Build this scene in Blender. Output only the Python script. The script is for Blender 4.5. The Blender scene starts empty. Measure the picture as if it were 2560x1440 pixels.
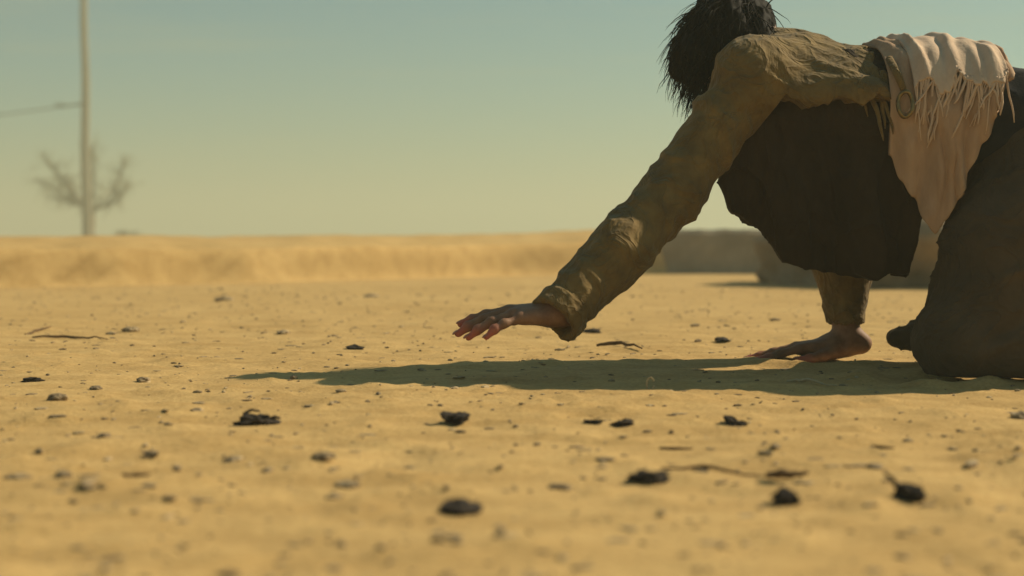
import bpy, bmesh, math, random
import numpy as np
from mathutils import Vector, Matrix, Quaternion

sc = bpy.context.scene
COL = sc.collection
rad = math.radians

# ------------------------------------------------------------------ camera
cam = bpy.data.cameras.new('camera')
cam.sensor_width = 36.0
cam.lens = 50.6
cam.clip_start = 0.05
cam.clip_end = 3000.0
cam.dof.use_dof = True
cam.dof.focus_distance = 2.62
cam.dof.aperture_fstop = 3.2
camo = bpy.data.objects.new('camera', cam)
COL.objects.link(camo)
camo.location = (0.0, 0.0, 0.235)
camo.rotation_euler = (rad(90 - 1.78), 0.0, 0.0)
sc.camera = camo

# ------------------------------------------------------------------ sky, sun, exposure
SUN_EL, SUN_AZ = 38.0, 19.0            # azimuth measured from +X towards +Y
world = bpy.data.worlds.new('World')
sc.world = world
world.use_nodes = True
wn = world.node_tree.nodes
wl = world.node_tree.links
sky = wn.new('ShaderNodeTexSky')
sky.sky_type = 'NISHITA'
sky.sun_disc = False
sky.sun_elevation = rad(SUN_EL)
sky.sun_rotation = rad(90 - SUN_AZ)
sky.air_density = 1.0
sky.dust_density = 1.2
sky.ozone_density = 2.0
tint = wn.new('ShaderNodeMix'); tint.data_type = 'RGBA'; tint.blend_type = 'MULTIPLY'
tint.inputs['Factor'].default_value = 1.0
tint.inputs['B'].default_value = (0.40, 0.86, 0.80, 1)
wl.new(sky.outputs['Color'], tint.inputs['A'])
# thin high streaks of cloud
tc = wn.new('ShaderNodeTexCoord')
mp = wn.new('ShaderNodeMapping'); mp.inputs['Scale'].default_value = (1.6, 1.6, 26.0)
mp.inputs['Rotation'].default_value = (0.0, rad(1.5), 0.0)
nz = wn.new('ShaderNodeTexNoise'); nz.inputs['Scale'].default_value = 1.7
nz.inputs['Detail'].default_value = 5.0; nz.inputs['Roughness'].default_value = 0.55
cr = wn.new('ShaderNodeValToRGB')
cr.color_ramp.elements[0].position = 0.50; cr.color_ramp.elements[0].color = (0, 0, 0, 1)
cr.color_ramp.elements[1].position = 0.80; cr.color_ramp.elements[1].color = (0.45, 0.45, 0.45, 1)
wl.new(tc.outputs['Generated'], mp.inputs['Vector'])
wl.new(mp.outputs['Vector'], nz.inputs['Vector'])
wl.new(nz.outputs['Fac'], cr.inputs['Fac'])
cl = wn.new('ShaderNodeMix'); cl.data_type = 'RGBA'; cl.blend_type = 'MIX'
wl.new(cr.outputs['Color'], cl.inputs['Factor'])
wl.new(tint.outputs['Result'], cl.inputs['A'])
cl.inputs['B'].default_value = (4.6, 4.8, 3.1, 1)
bg = wn['Background']
bg.inputs['Strength'].default_value = 0.064
wl.new(cl.outputs['Result'], bg.inputs['Color'])

S = Vector((math.cos(rad(SUN_EL)) * math.cos(rad(SUN_AZ)),
            math.cos(rad(SUN_EL)) * math.sin(rad(SUN_AZ)), math.sin(rad(SUN_EL))))
sun = bpy.data.lights.new('sun', 'SUN')
sun.energy = 5.0
sun.angle = rad(0.53)
sun.color = (1.0, 0.84, 0.58)
suno = bpy.data.objects.new('sun', sun)
COL.objects.link(suno)
suno.rotation_euler = S.to_track_quat('Z', 'Y').to_euler()
suno.location = S * 30

vs = sc.view_settings
vs.view_transform = 'Standard'
vs.look = 'None'
vs.exposure = 0.34
vs.gamma = 1.0
vs.use_curve_mapping = False
sc.cycles.use_denoising = True
sc.cycles.volume_bounces = 1
sc.cycles.max_bounces = 6


# ------------------------------------------------------------------ materials
def mat(name, base, dark=None, scale=20.0, rough=0.9, bump=0.3, bscale=None, bdist=0.004, sheen=0.0,
        stretch=(1, 1, 1), spec=0.25, detail=6.0, lo=0.35, hi=0.65, crease=0.0):
    """Object-space noise between two colours with a fine bump."""
    m = bpy.data.materials.new(name)
    m.use_nodes = True
    n = m.node_tree.nodes
    l = m.node_tree.links
    p = n['Principled BSDF']
    p.inputs['Roughness'].default_value = rough
    p.inputs['Specular IOR Level'].default_value = spec
    if sheen:
        p.inputs['Sheen Weight'].default_value = sheen
    t = n.new('ShaderNodeTexCoord')
    mpg = n.new('ShaderNodeMapping')
    mpg.inputs['Scale'].default_value = stretch
    l.new(t.outputs['Object'], mpg.inputs['Vector'])
    a = n.new('ShaderNodeTexNoise')
    a.inputs['Scale'].default_value = scale
    a.inputs['Detail'].default_value = detail
    a.inputs['Roughness'].default_value = 0.6
    l.new(mpg.outputs['Vector'], a.inputs['Vector'])
    r = n.new('ShaderNodeValToRGB')
    r.color_ramp.elements[0].position = lo
    r.color_ramp.elements[1].position = hi
    d = dark if dark else tuple(c * 0.7 for c in base)
    r.color_ramp.elements[0].color = (*d, 1)
    r.color_ramp.elements[1].color = (*base, 1)
    l.new(a.outputs['Fac'], r.inputs['Fac'])
    l.new(r.outputs['Color'], p.inputs['Base Color'])
    b = n.new('ShaderNodeTexNoise')
    b.inputs['Scale'].default_value = bscale if bscale else scale * 4
    b.inputs['Detail'].default_value = 6.0
    l.new(mpg.outputs['Vector'], b.inputs['Vector'])
    bp = n.new('ShaderNodeBump')
    bp.inputs['Strength'].default_value = bump
    bp.inputs['Distance'].default_value = bdist
    l.new(b.outputs['Fac'], bp.inputs['Height'])
    l.new(bp.outputs['Normal'], p.inputs['Normal'])
    if crease:
        c_ = n.new('ShaderNodeTexNoise')
        c_.inputs['Scale'].default_value = crease
        c_.inputs['Detail'].default_value = 3.0
        c_.inputs['Distortion'].default_value = 1.2
        l.new(mpg.outputs['Vector'], c_.inputs['Vector'])
        k1 = n.new('ShaderNodeMath'); k1.operation = 'SUBTRACT'; k1.inputs[1].default_value = 0.5
        k2 = n.new('ShaderNodeMath'); k2.operation = 'ABSOLUTE'
        k3 = n.new('ShaderNodeMath'); k3.operation = 'POWER'; k3.inputs[1].default_value = 0.6
        l.new(c_.outputs['Fac'], k1.inputs[0]); l.new(k1.outputs[0], k2.inputs[0]); l.new(k2.outputs[0], k3.inputs[0])
        b3 = n.new('ShaderNodeBump')
        b3.invert = True
        b3.inputs['Strength'].default_value = 0.8
        b3.inputs['Distance'].default_value = 0.012
        l.new(k3.outputs[0], b3.inputs['Height'])
        l.new(b3.outputs['Normal'], bp.inputs['Normal'])
    return m


def sand_material():
    m = bpy.data.materials.new('sand')
    m.use_nodes = True
    n = m.node_tree.nodes
    l = m.node_tree.links
    p = n['Principled BSDF']
    p.inputs['Roughness'].default_value = 0.95
    p.inputs['Specular IOR Level'].default_value = 0.12
    t = n.new('ShaderNodeTexCoord')

    def noise(scale, detail=6.0, rough=0.6, stretch=(1, 1, 1)):
        mm = n.new('ShaderNodeMapping')
        mm.inputs['Scale'].default_value = stretch
        l.new(t.outputs['Object'], mm.inputs['Vector'])
        q = n.new('ShaderNodeTexNoise')
        q.inputs['Scale'].default_value = scale
        q.inputs['Detail'].default_value = detail
        q.inputs['Roughness'].default_value = rough
        l.new(mm.outputs['Vector'], q.inputs['Vector'])
        return q.outputs['Fac']

    def ramp(src, p0, c0, p1, c1):
        q = n.new('ShaderNodeValToRGB')
        q.color_ramp.elements[0].position = p0
        q.color_ramp.elements[1].position = p1
        q.color_ramp.elements[0].color = (*c0, 1)
        q.color_ramp.elements[1].color = (*c1, 1)
        l.new(src, q.inputs['Fac'])
        return q.outputs['Color']

    def mix(kind, fac, a, b):
        q = n.new('ShaderNodeMix')
        q.data_type = 'RGBA'
        q.blend_type = kind
        q.inputs['Factor'].default_value = fac
        l.new(a, q.inputs['A'])
        l.new(b, q.inputs['B'])
        return q.outputs['Result']

    big = ramp(noise(1.1, 4.0), 0.30, (0.51, 0.340, 0.140), 0.72, (0.59, 0.405, 0.178))
    mid = ramp(noise(9.0, 5.0, 0.6, (0.55, 1.5, 1)), 0.36, (0.80, 0.77, 0.72), 0.60, (1, 1, 1))
    fine = ramp(noise(150.0, 3.0, 0.7), 0.30, (0.74, 0.70, 0.64), 0.62, (1, 1, 1))
    c = mix('MULTIPLY', 0.85, big, mid)
    c = mix('MULTIPLY', 0.85, c, fine)
    l.new(c, p.inputs['Base Color'])
    b1 = n.new('ShaderNodeBump')
    b1.inputs['Strength'].default_value = 0.55
    b1.inputs['Distance'].default_value = 0.006
    l.new(noise(42.0, 6.0, 0.65), b1.inputs['Height'])
    b2 = n.new('ShaderNodeBump')
    b2.inputs['Strength'].default_value = 0.45
    b2.inputs['Distance'].default_value = 0.003
    l.new(noise(330.0, 3.0, 0.7), b2.inputs['Height'])
    l.new(b1.outputs['Normal'], b2.inputs['Normal'])
    l.new(b2.outputs['Normal'], p.inputs['Normal'])
    return m


def skin_material():
    m = mat('skin', (0.27, 0.145, 0.085), (0.18, 0.088, 0.05), scale=45, rough=0.62, bump=0.25, bscale=420, bdist=0.0012, spec=0.35)
    n = m.node_tree.nodes
    l = m.node_tree.links
    p = n['Principled BSDF']
    src = p.inputs['Base Color'].links[0].from_socket
    at = n.new('ShaderNodeAttribute')
    at.attribute_name = 'tip_red'
    q = n.new('ShaderNodeMix')
    q.data_type = 'RGBA'
    l.new(at.outputs['Fac'], q.inputs['Factor'])
    l.new(src, q.inputs['A'])
    q.inputs['B'].default_value = (0.42, 0.11, 0.075, 1)
    l.new(q.outputs['Result'], p.inputs['Base Color'])
    p.inputs['Subsurface Weight'].default_value = 0.12
    p.inputs['Subsurface Radius'].default_value = (0.012, 0.004, 0.002)
    p.inputs['Subsurface Scale'].default_value = 0.5
    return m


M = {}
M['sand'] = sand_material()
M['skin'] = skin_material()
M['jacket'] = mat('olive_canvas', (0.195, 0.127, 0.044), (0.120, 0.077, 0.028), scale=22, bump=0.6, bscale=120, bdist=0.003, sheen=0.08, crease=17.0)
M['coat'] = mat('dark_brown_wool', (0.040, 0.024, 0.012), (0.021, 0.013, 0.007), scale=12, bump=0.5, bscale=90, bdist=0.004, crease=11.0, stretch=(1, 1, 0.5))
M['scarf_shaded'] = mat('cream_wool_shaded', (0.45, 0.30, 0.195), (0.34, 0.215, 0.135), scale=26, bump=0.4, bscale=200, bdist=0.003, stretch=(1, 1, 0.35))  # hanging part of the cream scarf, its shade put into a browner colour
M['tunic'] = mat('black_cotton', (0.020, 0.021, 0.026), (0.012, 0.012, 0.016), scale=18, bump=0.3, bscale=240, bdist=0.002)
M['trousers'] = mat('dusty_twill', (0.085, 0.060, 0.036), (0.055, 0.040, 0.025), scale=11, bump=0.6, bscale=90, bdist=0.003, crease=13.0)
M['scarf'] = mat('cream_wool', (0.62, 0.46, 0.33), (0.50, 0.35, 0.245), scale=26, bump=0.4, bscale=200, bdist=0.003, sheen=0.1, stretch=(1, 1, 0.35))
M['hair'] = mat('black_hair', (0.010, 0.008, 0.007), (0.006, 0.005, 0.004), scale=60, rough=0.75, bump=0.2, spec=0.1)
M['shoe'] = mat('worn_leather', (0.060, 0.042, 0.028), (0.035, 0.025, 0.018), scale=30, rough=0.6, bump=0.3)
M['metal'] = mat('tarnished_brass', (0.30, 0.22, 0.10), (0.16, 0.12, 0.06), scale=60, rough=0.45, bump=0.2)
M['metal'].node_tree.nodes['Principled BSDF'].inputs['Metallic'].default_value = 0.8
M['nail'] = mat('nail', (0.40, 0.17, 0.12), (0.33, 0.12, 0.09), scale=80, rough=0.4, bump=0.1)
M['eye'] = mat('eye', (0.65, 0.60, 0.52), (0.55, 0.50, 0.44), scale=80, rough=0.2, bump=0.0)
M['clod'] = mat('charred_clod', (0.045, 0.033, 0.024), (0.016, 0.012, 0.010), scale=55, bump=0.8, bscale=160, bdist=0.004)
M['stone'] = mat('dusty_stone', (0.44, 0.33, 0.19), (0.11, 0.078, 0.048), scale=34, bump=0.6, bscale=130, bdist=0.003)
M['twig'] = mat('dry_twig', (0.16, 0.095, 0.045), (0.07, 0.042, 0.02), scale=50, bump=0.5, stretch=(1, 1, 1))
M['straw'] = mat('bleached_straw', (0.52, 0.42, 0.26), (0.36, 0.28, 0.17), scale=50, bump=0.4)
M['concrete'] = mat('grey_concrete', (0.30, 0.25, 0.185), (0.20, 0.165, 0.12), scale=3.5, bump=0.5, bscale=40, bdist=0.01)
M['rock'] = mat('brown_rock', (0.27, 0.20, 0.125), (0.17, 0.125, 0.08), scale=5, bump=0.8, bscale=22, bdist=0.02)
M['pole'] = mat('weathered_pole', (0.27, 0.235, 0.17), (0.19, 0.165, 0.115), scale=6, bump=0.5, stretch=(6, 6, 0.6))
M['wire'] = mat('cable', (0.03, 0.028, 0.025), (0.02, 0.02, 0.018), scale=20, rough=0.6, bump=0.0)
M['bark'] = mat('shaggy_bark', (0.22, 0.17, 0.11), (0.14, 0.105, 0.065), scale=9, bump=0.6)
M['leaf'] = mat('grey_green_leaf', (0.27, 0.24, 0.13), (0.18, 0.16, 0.085), scale=3, bump=0.1)


# ------------------------------------------------------------------ object helpers
def link(o, parent=None):
    COL.objects.link(o)
    if parent is not None:
        o.parent = parent
        if parent.name == 'person':          # the figure is modelled in world metres
            o.matrix_parent_inverse = Matrix.Translation(-parent.location)
    return o


def tag(o, label=None, cat=None, group=None, kind=None):
    if label: o['label'] = label
    if cat: o['category'] = cat
    if group: o['group'] = group
    if kind: o['kind'] = kind
    return o


def bend(p):
    """The figure is modelled along X; its hips are swung a little towards -Y."""
    p = np.array(p, dtype=np.float64)
    t = np.maximum(0, p[..., 0] - 0.46)
    p[..., 1] = p[..., 1] - 0.32 * t * t / (t + 0.05)
    return p


def of_person(o):
    while o is not None:
        if o.name == 'person':
            return True
        o = o.parent
    return False


def mesh_obj(name, verts, faces, m, parent=None, smooth=True, loc=None):
    me = bpy.data.meshes.new(name)
    v = np.asarray(verts, dtype=np.float32)
    if of_person(parent):
        v = bend(v).astype(np.float32)
    if loc is not None:
        v = v - np.asarray(loc, dtype=np.float32)
    f = np.asarray(faces, dtype=np.int32) if not isinstance(faces, list) else None
    if f is not None and f.ndim == 2:
        k = f.shape[1]
        me.vertices.add(len(v))
        me.vertices.foreach_set('co', v.ravel())
        me.loops.add(f.size)
        me.loops.foreach_set('vertex_index', f.ravel())
        me.polygons.add(len(f))
        me.polygons.foreach_set('loop_start', np.arange(0, f.size, k, dtype=np.int32))
        me.update(calc_edges=True)
        me.validate()
    else:
        me.from_pydata([tuple(x) for x in v], [], faces)
    me.polygons.foreach_set('use_smooth', [smooth] * len(me.polygons))
    me.materials.append(m)
    o = bpy.data.objects.new(name, me)
    if loc is not None:
        o.location = loc
    return link(o, parent)


def empty(name, loc=(0, 0, 0)):
    o = bpy.data.objects.new(name, None)
    o.empty_display_size = 0.05
    o.location = loc
    return link(o)


class MB:
    """Collects tubes and blobs into one mesh."""
    def __init__(self):
        self.v, self.f = [], []

    def tube(self, pts, radii, seg=6, cap=True):
        pts = [Vector(p) for p in pts]
        base = len(self.v)
        up = Vector((0.13, 0.31, 0.94))
        for i, p in enumerate(pts):
            d = (pts[min(i + 1, len(pts) - 1)] - pts[max(i - 1, 0)])
            d.normalize()
            a = d.cross(up)
            if a.length < 1e-3:
                a = d.cross(Vector((1, 0, 0)))
            a.normalize()
            b = d.cross(a)
            for k in range(seg):
                t = 2 * math.pi * k / seg
                self.v.append(tuple(p + (a * math.cos(t) + b * math.sin(t)) * radii[i]))
        for i in range(len(pts) - 1):
            for k in range(seg):
                k2 = (k + 1) % seg
                self.f.append((base + i * seg + k, base + i * seg + k2, base + (i + 1) * seg + k2, base + (i + 1) * seg + k))
        if cap:
            self.f.append(tuple(base + k for k in reversed(range(seg))))
            self.f.append(tuple(base + (len(pts) - 1) * seg + k for k in range(seg)))

    def blade(self, p, d, w, ln, thick=0.25):
        """A leaf blade: a long thin four-sided spike."""
        d = Vector(d).normalized()
        a = d.cross(Vector((0.2, 0.1, 1))).normalized()
        b = d.cross(a)
        p = Vector(p)
        i = len(self.v)
        m_ = p + d * ln * 0.4
        self.v += [tuple(p), tuple(m_ + a * w), tuple(m_ + b * w * thick), tuple(m_ - a * w), tuple(m_ - b * w * thick), tuple(p + d * ln)]
        for q in range(4):
            q2 = (q + 1) % 4
            self.f += [(i, i + 1 + q2, i + 1 + q), (i + 5, i + 1 + q, i + 1 + q2)]

    def build(self, name, m, parent=None, smooth=True, loc=None):
        return mesh_obj(name, self.v, self.f, m, parent, smooth, loc)


# ------------------------------------------------------------------ numpy noise
_rng = np.random.RandomState(7)
_PERM = _rng.permutation(256)
_PERM = np.concatenate([_PERM, _PERM, _PERM])
_VAL = _rng.rand(256).astype(np.float32) * 2 - 1


def vnoise(x, y, z):
    xi = np.floor(x).astype(np.int64); yi = np.floor(y).astype(np.int64); zi = np.floor(z).astype(np.int64)
    fx = x - xi; fy = y - yi; fz = z - zi
    fx = fx * fx * fx * (fx * (fx * 6 - 15) + 10)
    fy = fy * fy * fy * (fy * (fy * 6 - 15) + 10)
    fz = fz * fz * fz * (fz * (fz * 6 - 15) + 10)
    xi &= 255; yi &= 255; zi &= 255

    def h(a, b, c):
        return _VAL[_PERM[_PERM[_PERM[(xi + a) & 255] + ((yi + b) & 255)] + ((zi + c) & 255)]]
    x00 = h(0, 0, 0) * (1 - fx) + h(1, 0, 0) * fx
    x10 = h(0, 1, 0) * (1 - fx) + h(1, 1, 0) * fx
    x01 = h(0, 0, 1) * (1 - fx) + h(1, 0, 1) * fx
    x11 = h(0, 1, 1) * (1 - fx) + h(1, 1, 1) * fx
    return (x00 * (1 - fy) + x10 * fy) * (1 - fz) + (x01 * (1 - fy) + x11 * fy) * fz


def fbm(x, y, z, o=4, g=0.5):
    s = 0; a = 1.0
    for i in range(o):
        s = s + a * vnoise(x + 17.3 * i, y - 9.1 * i, z + 4.7 * i)
        x = x * 2.03; y = y * 2.03; z = z * 2.03; a *= g
    return s


# ------------------------------------------------------------------ ground: one sheet, with the sand bank in it
BX = [-60, -9, -5.0, -2.9, -2.2, -1.6, -0.8, 0.0, 0.68, 3.3, 9, 60]
BY = [5.0, 6.4, 7.0, 7.6, 8.05, 8.6, 9.5, 10.3, 10.9, 11.7, 12.4, 16]
BH = [0.25, 0.26, 0.27, 0.274, 0.277, 0.28, 0.29, 0.31, 0.34, 0.34, 0.35, 0.4]


def bank_base(x):
    return np.interp(x, BX, BY)


def ground_z(x, y):
    x = np.asarray(x, dtype=np.float64); y = np.asarray(y, dtype=np.float64)
    dist = np.hypot(x, y)
    fade = np.clip(1.4 - dist / 9.0, 0.12, 1.0)
    z = 0.006 * vnoise(x * 1.3 + 5, y * 1.3, x * 0 + 1.5) * fade
    z = z + 0.0042 * fbm(x * 5.2, y * 6.4, x * 0 + 3.3, 3) * fade
    z = z + 0.0030 * np.maximum(0, fbm(x * 22, y * 26, x * 0 + 8.1, 2) - 0.15) * np.clip(1.5 - dist / 4, 0, 1) * 2.2
    # scuffed hollows
    hol = vnoise(x * 8.1, y * 8.7, x * 0 + 20.2)
    z = z - 0.012 * np.clip(hol - 0.42, 0, 1) * fade
    # bank
    wob = 0.09 * fbm(x * 1.1, y * 0.0, x * 0 + 40, 2, 0.35)
    slope = np.interp(x, [-5, -2.6, -1.6, -0.8, 0.7, 4], [0.95, 0.85, 0.74, 0.70, 0.80, 0.97])
    d = (y - bank_base(x) + wob) * slope
    H = np.interp(x, BX, BH)
    t1 = np.clip(d / 0.035, 0, 1); t1 = t1 * t1 * (3 - 2 * t1)
    t2 = np.clip((d - 0.06) / 0.85, 0, 1); t2 = 1 - (1 - t2) ** 2
    rough = 0.010 * fbm(x * 3.1, y * 3.1, x * 0 + 60, 3) * np.clip(d / 0.1, 0, 1)
    bank = H * (0.74 * t1 + 0.26 * t2) + rough
    # sand pushed up round the planted hand and the knee
    for cx, cy, r0, h0 in ((0.60, 2.87, 0.105, 0.007), (0.72, 2.50, 0.10, 0.012)):
        dd = np.hypot((x - cx) * 0.9, y - cy)
        z = z + h0 * np.exp(-((dd - r0) / 0.028) ** 2) * np.clip(0.55 + 0.9 * vnoise(x * 16, y * 16, x * 0 + 77), 0, 1.3) - 0.6 * h0 * np.exp(-(dd / (r0 * 0.7)) ** 2)
    return z * (1 - 0.7 * np.clip(d / 0.3, 0, 1)) + bank


def build_ground():
    xs = [np.arange(-1.35, 1.351, 0.0145)]
    right = list(np.arange(1.38, 3.6, 0.03))
    v = 3.65
    while v < 500:
        right.append(v); v *= 1.14
    right.append(500)
    right = np.array(right)
    xs = np.concatenate([-right[::-1], xs[0], right])
    ys = list(np.arange(-6, 0.6, 0.3)) + list(np.arange(0.6, 4.6, 0.0145)) + list(np.arange(4.6, 13.0, 0.026))
    v = 13.1
    while v < 500:
        ys.append(v); v *= 1.10
    ys.append(500)
    ys = np.array(ys)
    X, Y = np.meshgrid(xs, ys)
    Z = ground_z(X, Y)
    V = np.stack([X, Y, Z], -1).reshape(-1, 3)
    nx = len(xs); ny = len(ys)
    i = np.arange(nx * ny).reshape(ny, nx)
    F = np.stack([i[:-1, :-1], i[:-1, 1:], i[1:, 1:], i[1:, :-1]], -1).reshape(-1, 4)
    g = mesh_obj('ground', V, F, M['sand'])
    tag(g, kind='structure')


build_ground()


def gz(x, y):
    return float(ground_z(np.array([x]), np.array([y]))[0])


# ------------------------------------------------------------------ low concrete wall set in the bank
def concrete_wall():
    bm = bmesh.new()
    x0, x1, y0, y1, h = 0.86, 3.22, 11.05, 11.45, 0.342
    n = 48
    rows = []
    rnd = random.Random(4)
    for i in range(n + 1):
        x = x0 + (x1 - x0) * i / n
        chip = 0.006 * math.sin(i * 1.7) + rnd.uniform(-0.004, 0.004)
        prof = [(y0, -0.05), (y0, 0.10), (y0, 0.22), (y0 + 0.003, h - 0.035 + chip), (y0 + 0.03, h + chip * 0.6),
                (y1 - 0.03, h), (y1, h - 0.03), (y1, -0.05)]
        rows.append([bm.verts.new((x, a + 0.004 * math.sin(i * 0.9 + b * 20), b)) for a, b in prof])
    for i in range(n):
        for k in range(7):
            bm.faces.new((rows[i][k], rows[i + 1][k], rows[i + 1][k + 1], rows[i][k + 1]))
    bm.faces.new(rows[0]); bm.faces.new(rows[-1])
    bmesh.ops.recalc_face_normals(bm, faces=bm.faces)
    me = bpy.data.meshes.new('concrete_wall')
    bm.to_mesh(me); bm.free()
    me.materials.append(M['concrete'])
    o = link(bpy.data.objects.new('concrete_wall', me))
    tag(o, 'low grey concrete wall in shade behind the crawling person', 'wall')


concrete_wall()


# ------------------------------------------------------------------ displaced lumps (boulder, clods, stones)
def lump(name, m, loc, size, seed, sub=3, amp=0.35, freq=1.6, rotz=0.0, flat=0.0, parent=None, sink=0.25, tilt=0.0):
    bm = bmesh.new()
    bmesh.ops.create_icosphere(bm, subdivisions=sub, radius=1.0)
    co = np.array([v.co[:] for v in bm.verts])
    nrm = fbm(co[:, 0] * freq + seed * 3.7, co[:, 1] * freq + seed, co[:, 2] * freq - seed * 1.9, 4, 0.55)
    rid = 1 - np.abs(vnoise(co[:, 0] * freq * 1.7 - seed, co[:, 1] * freq * 1.7, co[:, 2] * freq * 1.7 + seed * 2.3))
    r = 1 + amp * nrm + amp * 0.5 * (rid - 0.7)
    co = co * r[:, None]
    co[:, 2] = np.maximum(co[:, 2], -0.55)
    co = co * np.array(size) * 0.5
    for v, c in zip(bm.verts, co):
        v.co = c
    me = bpy.data.meshes.new(name)
    bm.to_mesh(me); bm.free()
    me.polygons.foreach_set('use_smooth', [sub > 3] * len(me.polygons))
    me.materials.append(m)
    o = bpy.data.objects.new(name, me)
    o.location = (loc[0], loc[1], loc[2] + size[2] * 0.5 * (0.55 - sink))
    o.rotation_euler = (0, tilt, rotz)
    return link(o, parent)


b = lump('boulder', M['rock'], (2.12, 8.20, 0.0), (1.25, 1.70, 0.72), 3.0, sub=5, amp=0.22, freq=1.1, sink=0.2)
tag(b, 'rounded brown boulder in shade, mostly hidden behind the hanging coat', 'boulder')


# ------------------------------------------------------------------ utility pole, cable, tree, bush (far left, in the dust)
FAR = 1.4
PX, PY = -11.82 * FAR, 40.0 * FAR
pz = gz(PX, PY)


def utility_pole():
    root = empty('utility_pole', (PX, PY, pz))
    root.scale = (FAR, FAR, FAR)
    tag(root, 'faint wooden utility pole rising out of the dust at far left', 'utility pole')
    m = MB()
    n = 14
    m.tube([(0.02 * math.sin(i), 0, -0.3 + 8.3 * i / n) for i in range(n + 1)], [0.135 - 0.04 * i / n for i in range(n + 1)], 12)
    m.build('shaft', M['pole'], root)
    m = MB()
    m.tube([(0.05, -0.13, 3.83), (-0.30, -0.13, 3.80), (-0.70, -0.13, 3.74)], [0.032, 0.03, 0.026], 6)
    br = m.build('bracket', M['wire'], root)
    m = MB()
    for k in range(3):
        m.tube([(-0.58 - 0.09 * k, -0.13, 3.80 - 0.015 * k), (-0.60 - 0.09 * k, -0.13, 3.86 - 0.015 * k)], [0.036, 0.03], 8)
    m.build('insulator', M['wire'], br)
    m = MB()
    m.tube([(-1.0, -0.12, 7.35), (1.0, -0.12, 7.35)], [0.055, 0.055], 4)
    m.build('crossarm', M['pole'], root)
    for x in (-0.85, 0.0, 0.85):
        m = MB()
        m.tube([(x, -0.12, 7.40), (x, -0.12, 7.48), (x, -0.12, 7.54)], [0.03, 0.05, 0.025], 8)
        m.build('insulator', M['wire'], root)


utility_pole()

m = MB()
pts = []
for i in range(31):
    t = i / 30
    pts.append((-0.70 - 24 * t, -0.13 + 2 * t, 3.74 - 4.9 * t * 0.62 + 3.0 * t * t))
m.tube(pts, [0.017] * 31, 6)
wire = m.build('overhead_cable', M['wire'], None, loc=(0, 0, 0))
wire.location = (PX, PY, pz)
wire.scale = (FAR, FAR, FAR)
tag(wire, 'dark sagging cable running left from the utility pole', 'cable')


def spiky_tree():
    rnd = random.Random(11)
    bx, by = -12.30 * FAR, 42.0 * FAR
    root = empty('desert_tree', (bx, by, gz(bx, by)))
    root.scale = (FAR, FAR, FAR)
    tag(root, 'hazy spiky desert tree with forked arms standing behind the utility pole', 'tree')
    s = 3600 / 42.0

    def p(px, py, y=0.0):
        return Vector(((px - 218) / s, y, (590 - py) / s))
    arms = [
        [p(216, 515), p(180, 492, .2), p(130, 460, .3), p(72, 432, .35)],
        [p(190, 498, .1), p(170, 460, -.2), p(145, 420, -.3), p(108, 374, -.35)],
        [p(218, 515), p(224, 460, .1), p(222, 400, .1), p(224, 350, .05)],
        [p(222, 512), p(255, 500, -.2), p(290, 490, -.4), p(318, 462, -.5)],
        [p(262, 500, -.2), p(285, 460, -.1), p(292, 420, .1), p(300, 384, .15)],
        [p(180, 492, .2), p(150, 486, .3), p(112, 476, .4)],
        [p(290, 490, -.4), p(318, 445, -.2)],
        [p(222, 512, 0), p(235, 480, .5), p(255, 450, .9)],
        [p(216, 512, 0), p(195, 470, -.5), p(180, 430, -.8)],
    ]
    m = MB()
    m.tube([p(218, 592), p(217, 560), p(220, 530), p(219, 512)], [0.17, 0.14, 0.13, 0.12], 10)
    tr = m.build('trunk', M['bark'], root)
    for a in arms:
        m = MB()
        m.tube(a, [0.050 - 0.030 * i / (len(a) - 1) for i in range(len(a))], 7)
        m.build('branch', M['bark'], tr)
    m = MB()
    for a, cnt in zip(arms, (190, 230, 250, 130, 170, 80, 60, 60, 50)):
        L = len(a) - 1
        for _ in range(cnt // 9):
            t = L * (0.15 + 0.85 * rnd.random())
            i = min(int(t), L - 1)
            q = a[i].lerp(a[i + 1], t - i)
            d = Vector((rnd.gauss(0, 1), rnd.gauss(0, 0.7), rnd.gauss(0.1, 0.55))).normalized()
            ln = rnd.uniform(0.25, 0.75)
            e = q + d * ln * 0.5 + Vector((0, 0, rnd.uniform(-.02, .06)))
            f_ = q + d * ln + Vector((0, 0, rnd.uniform(-.05, .12)))
            m.tube([q, e, f_], [0.012, 0.008, 0.004], 4)
            for _k in range(9):
                w_ = q.lerp(f_, rnd.uniform(0.25, 1))
                m.blade(w_, (rnd.gauss(0, 1), rnd.gauss(0, 1), rnd.gauss(0.1, .8)), 0.010, rnd.uniform(0.08, 0.22))
        for _ in range(cnt // 2):
            t = L * (1 - 0.86 * rnd.random() ** 1.25)
            i = min(int(t), L - 1)
            q = a[i].lerp(a[i + 1], t - i)
            ax = (a[i + 1] - a[i]).normalized()
            d = Vector((rnd.gauss(0, 1), rnd.gauss(0, 1), rnd.gauss(0, 1))).normalized() + ax * 0.7
            m.blade(q, d, 0.009 + 0.006 * rnd.random(), 0.16 + 0.30 * rnd.random() + (0.35 * rnd.random() if rnd.random() < 0.3 else 0.0))
    m.build('crown', M['leaf'], root)


spiky_tree()


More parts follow.
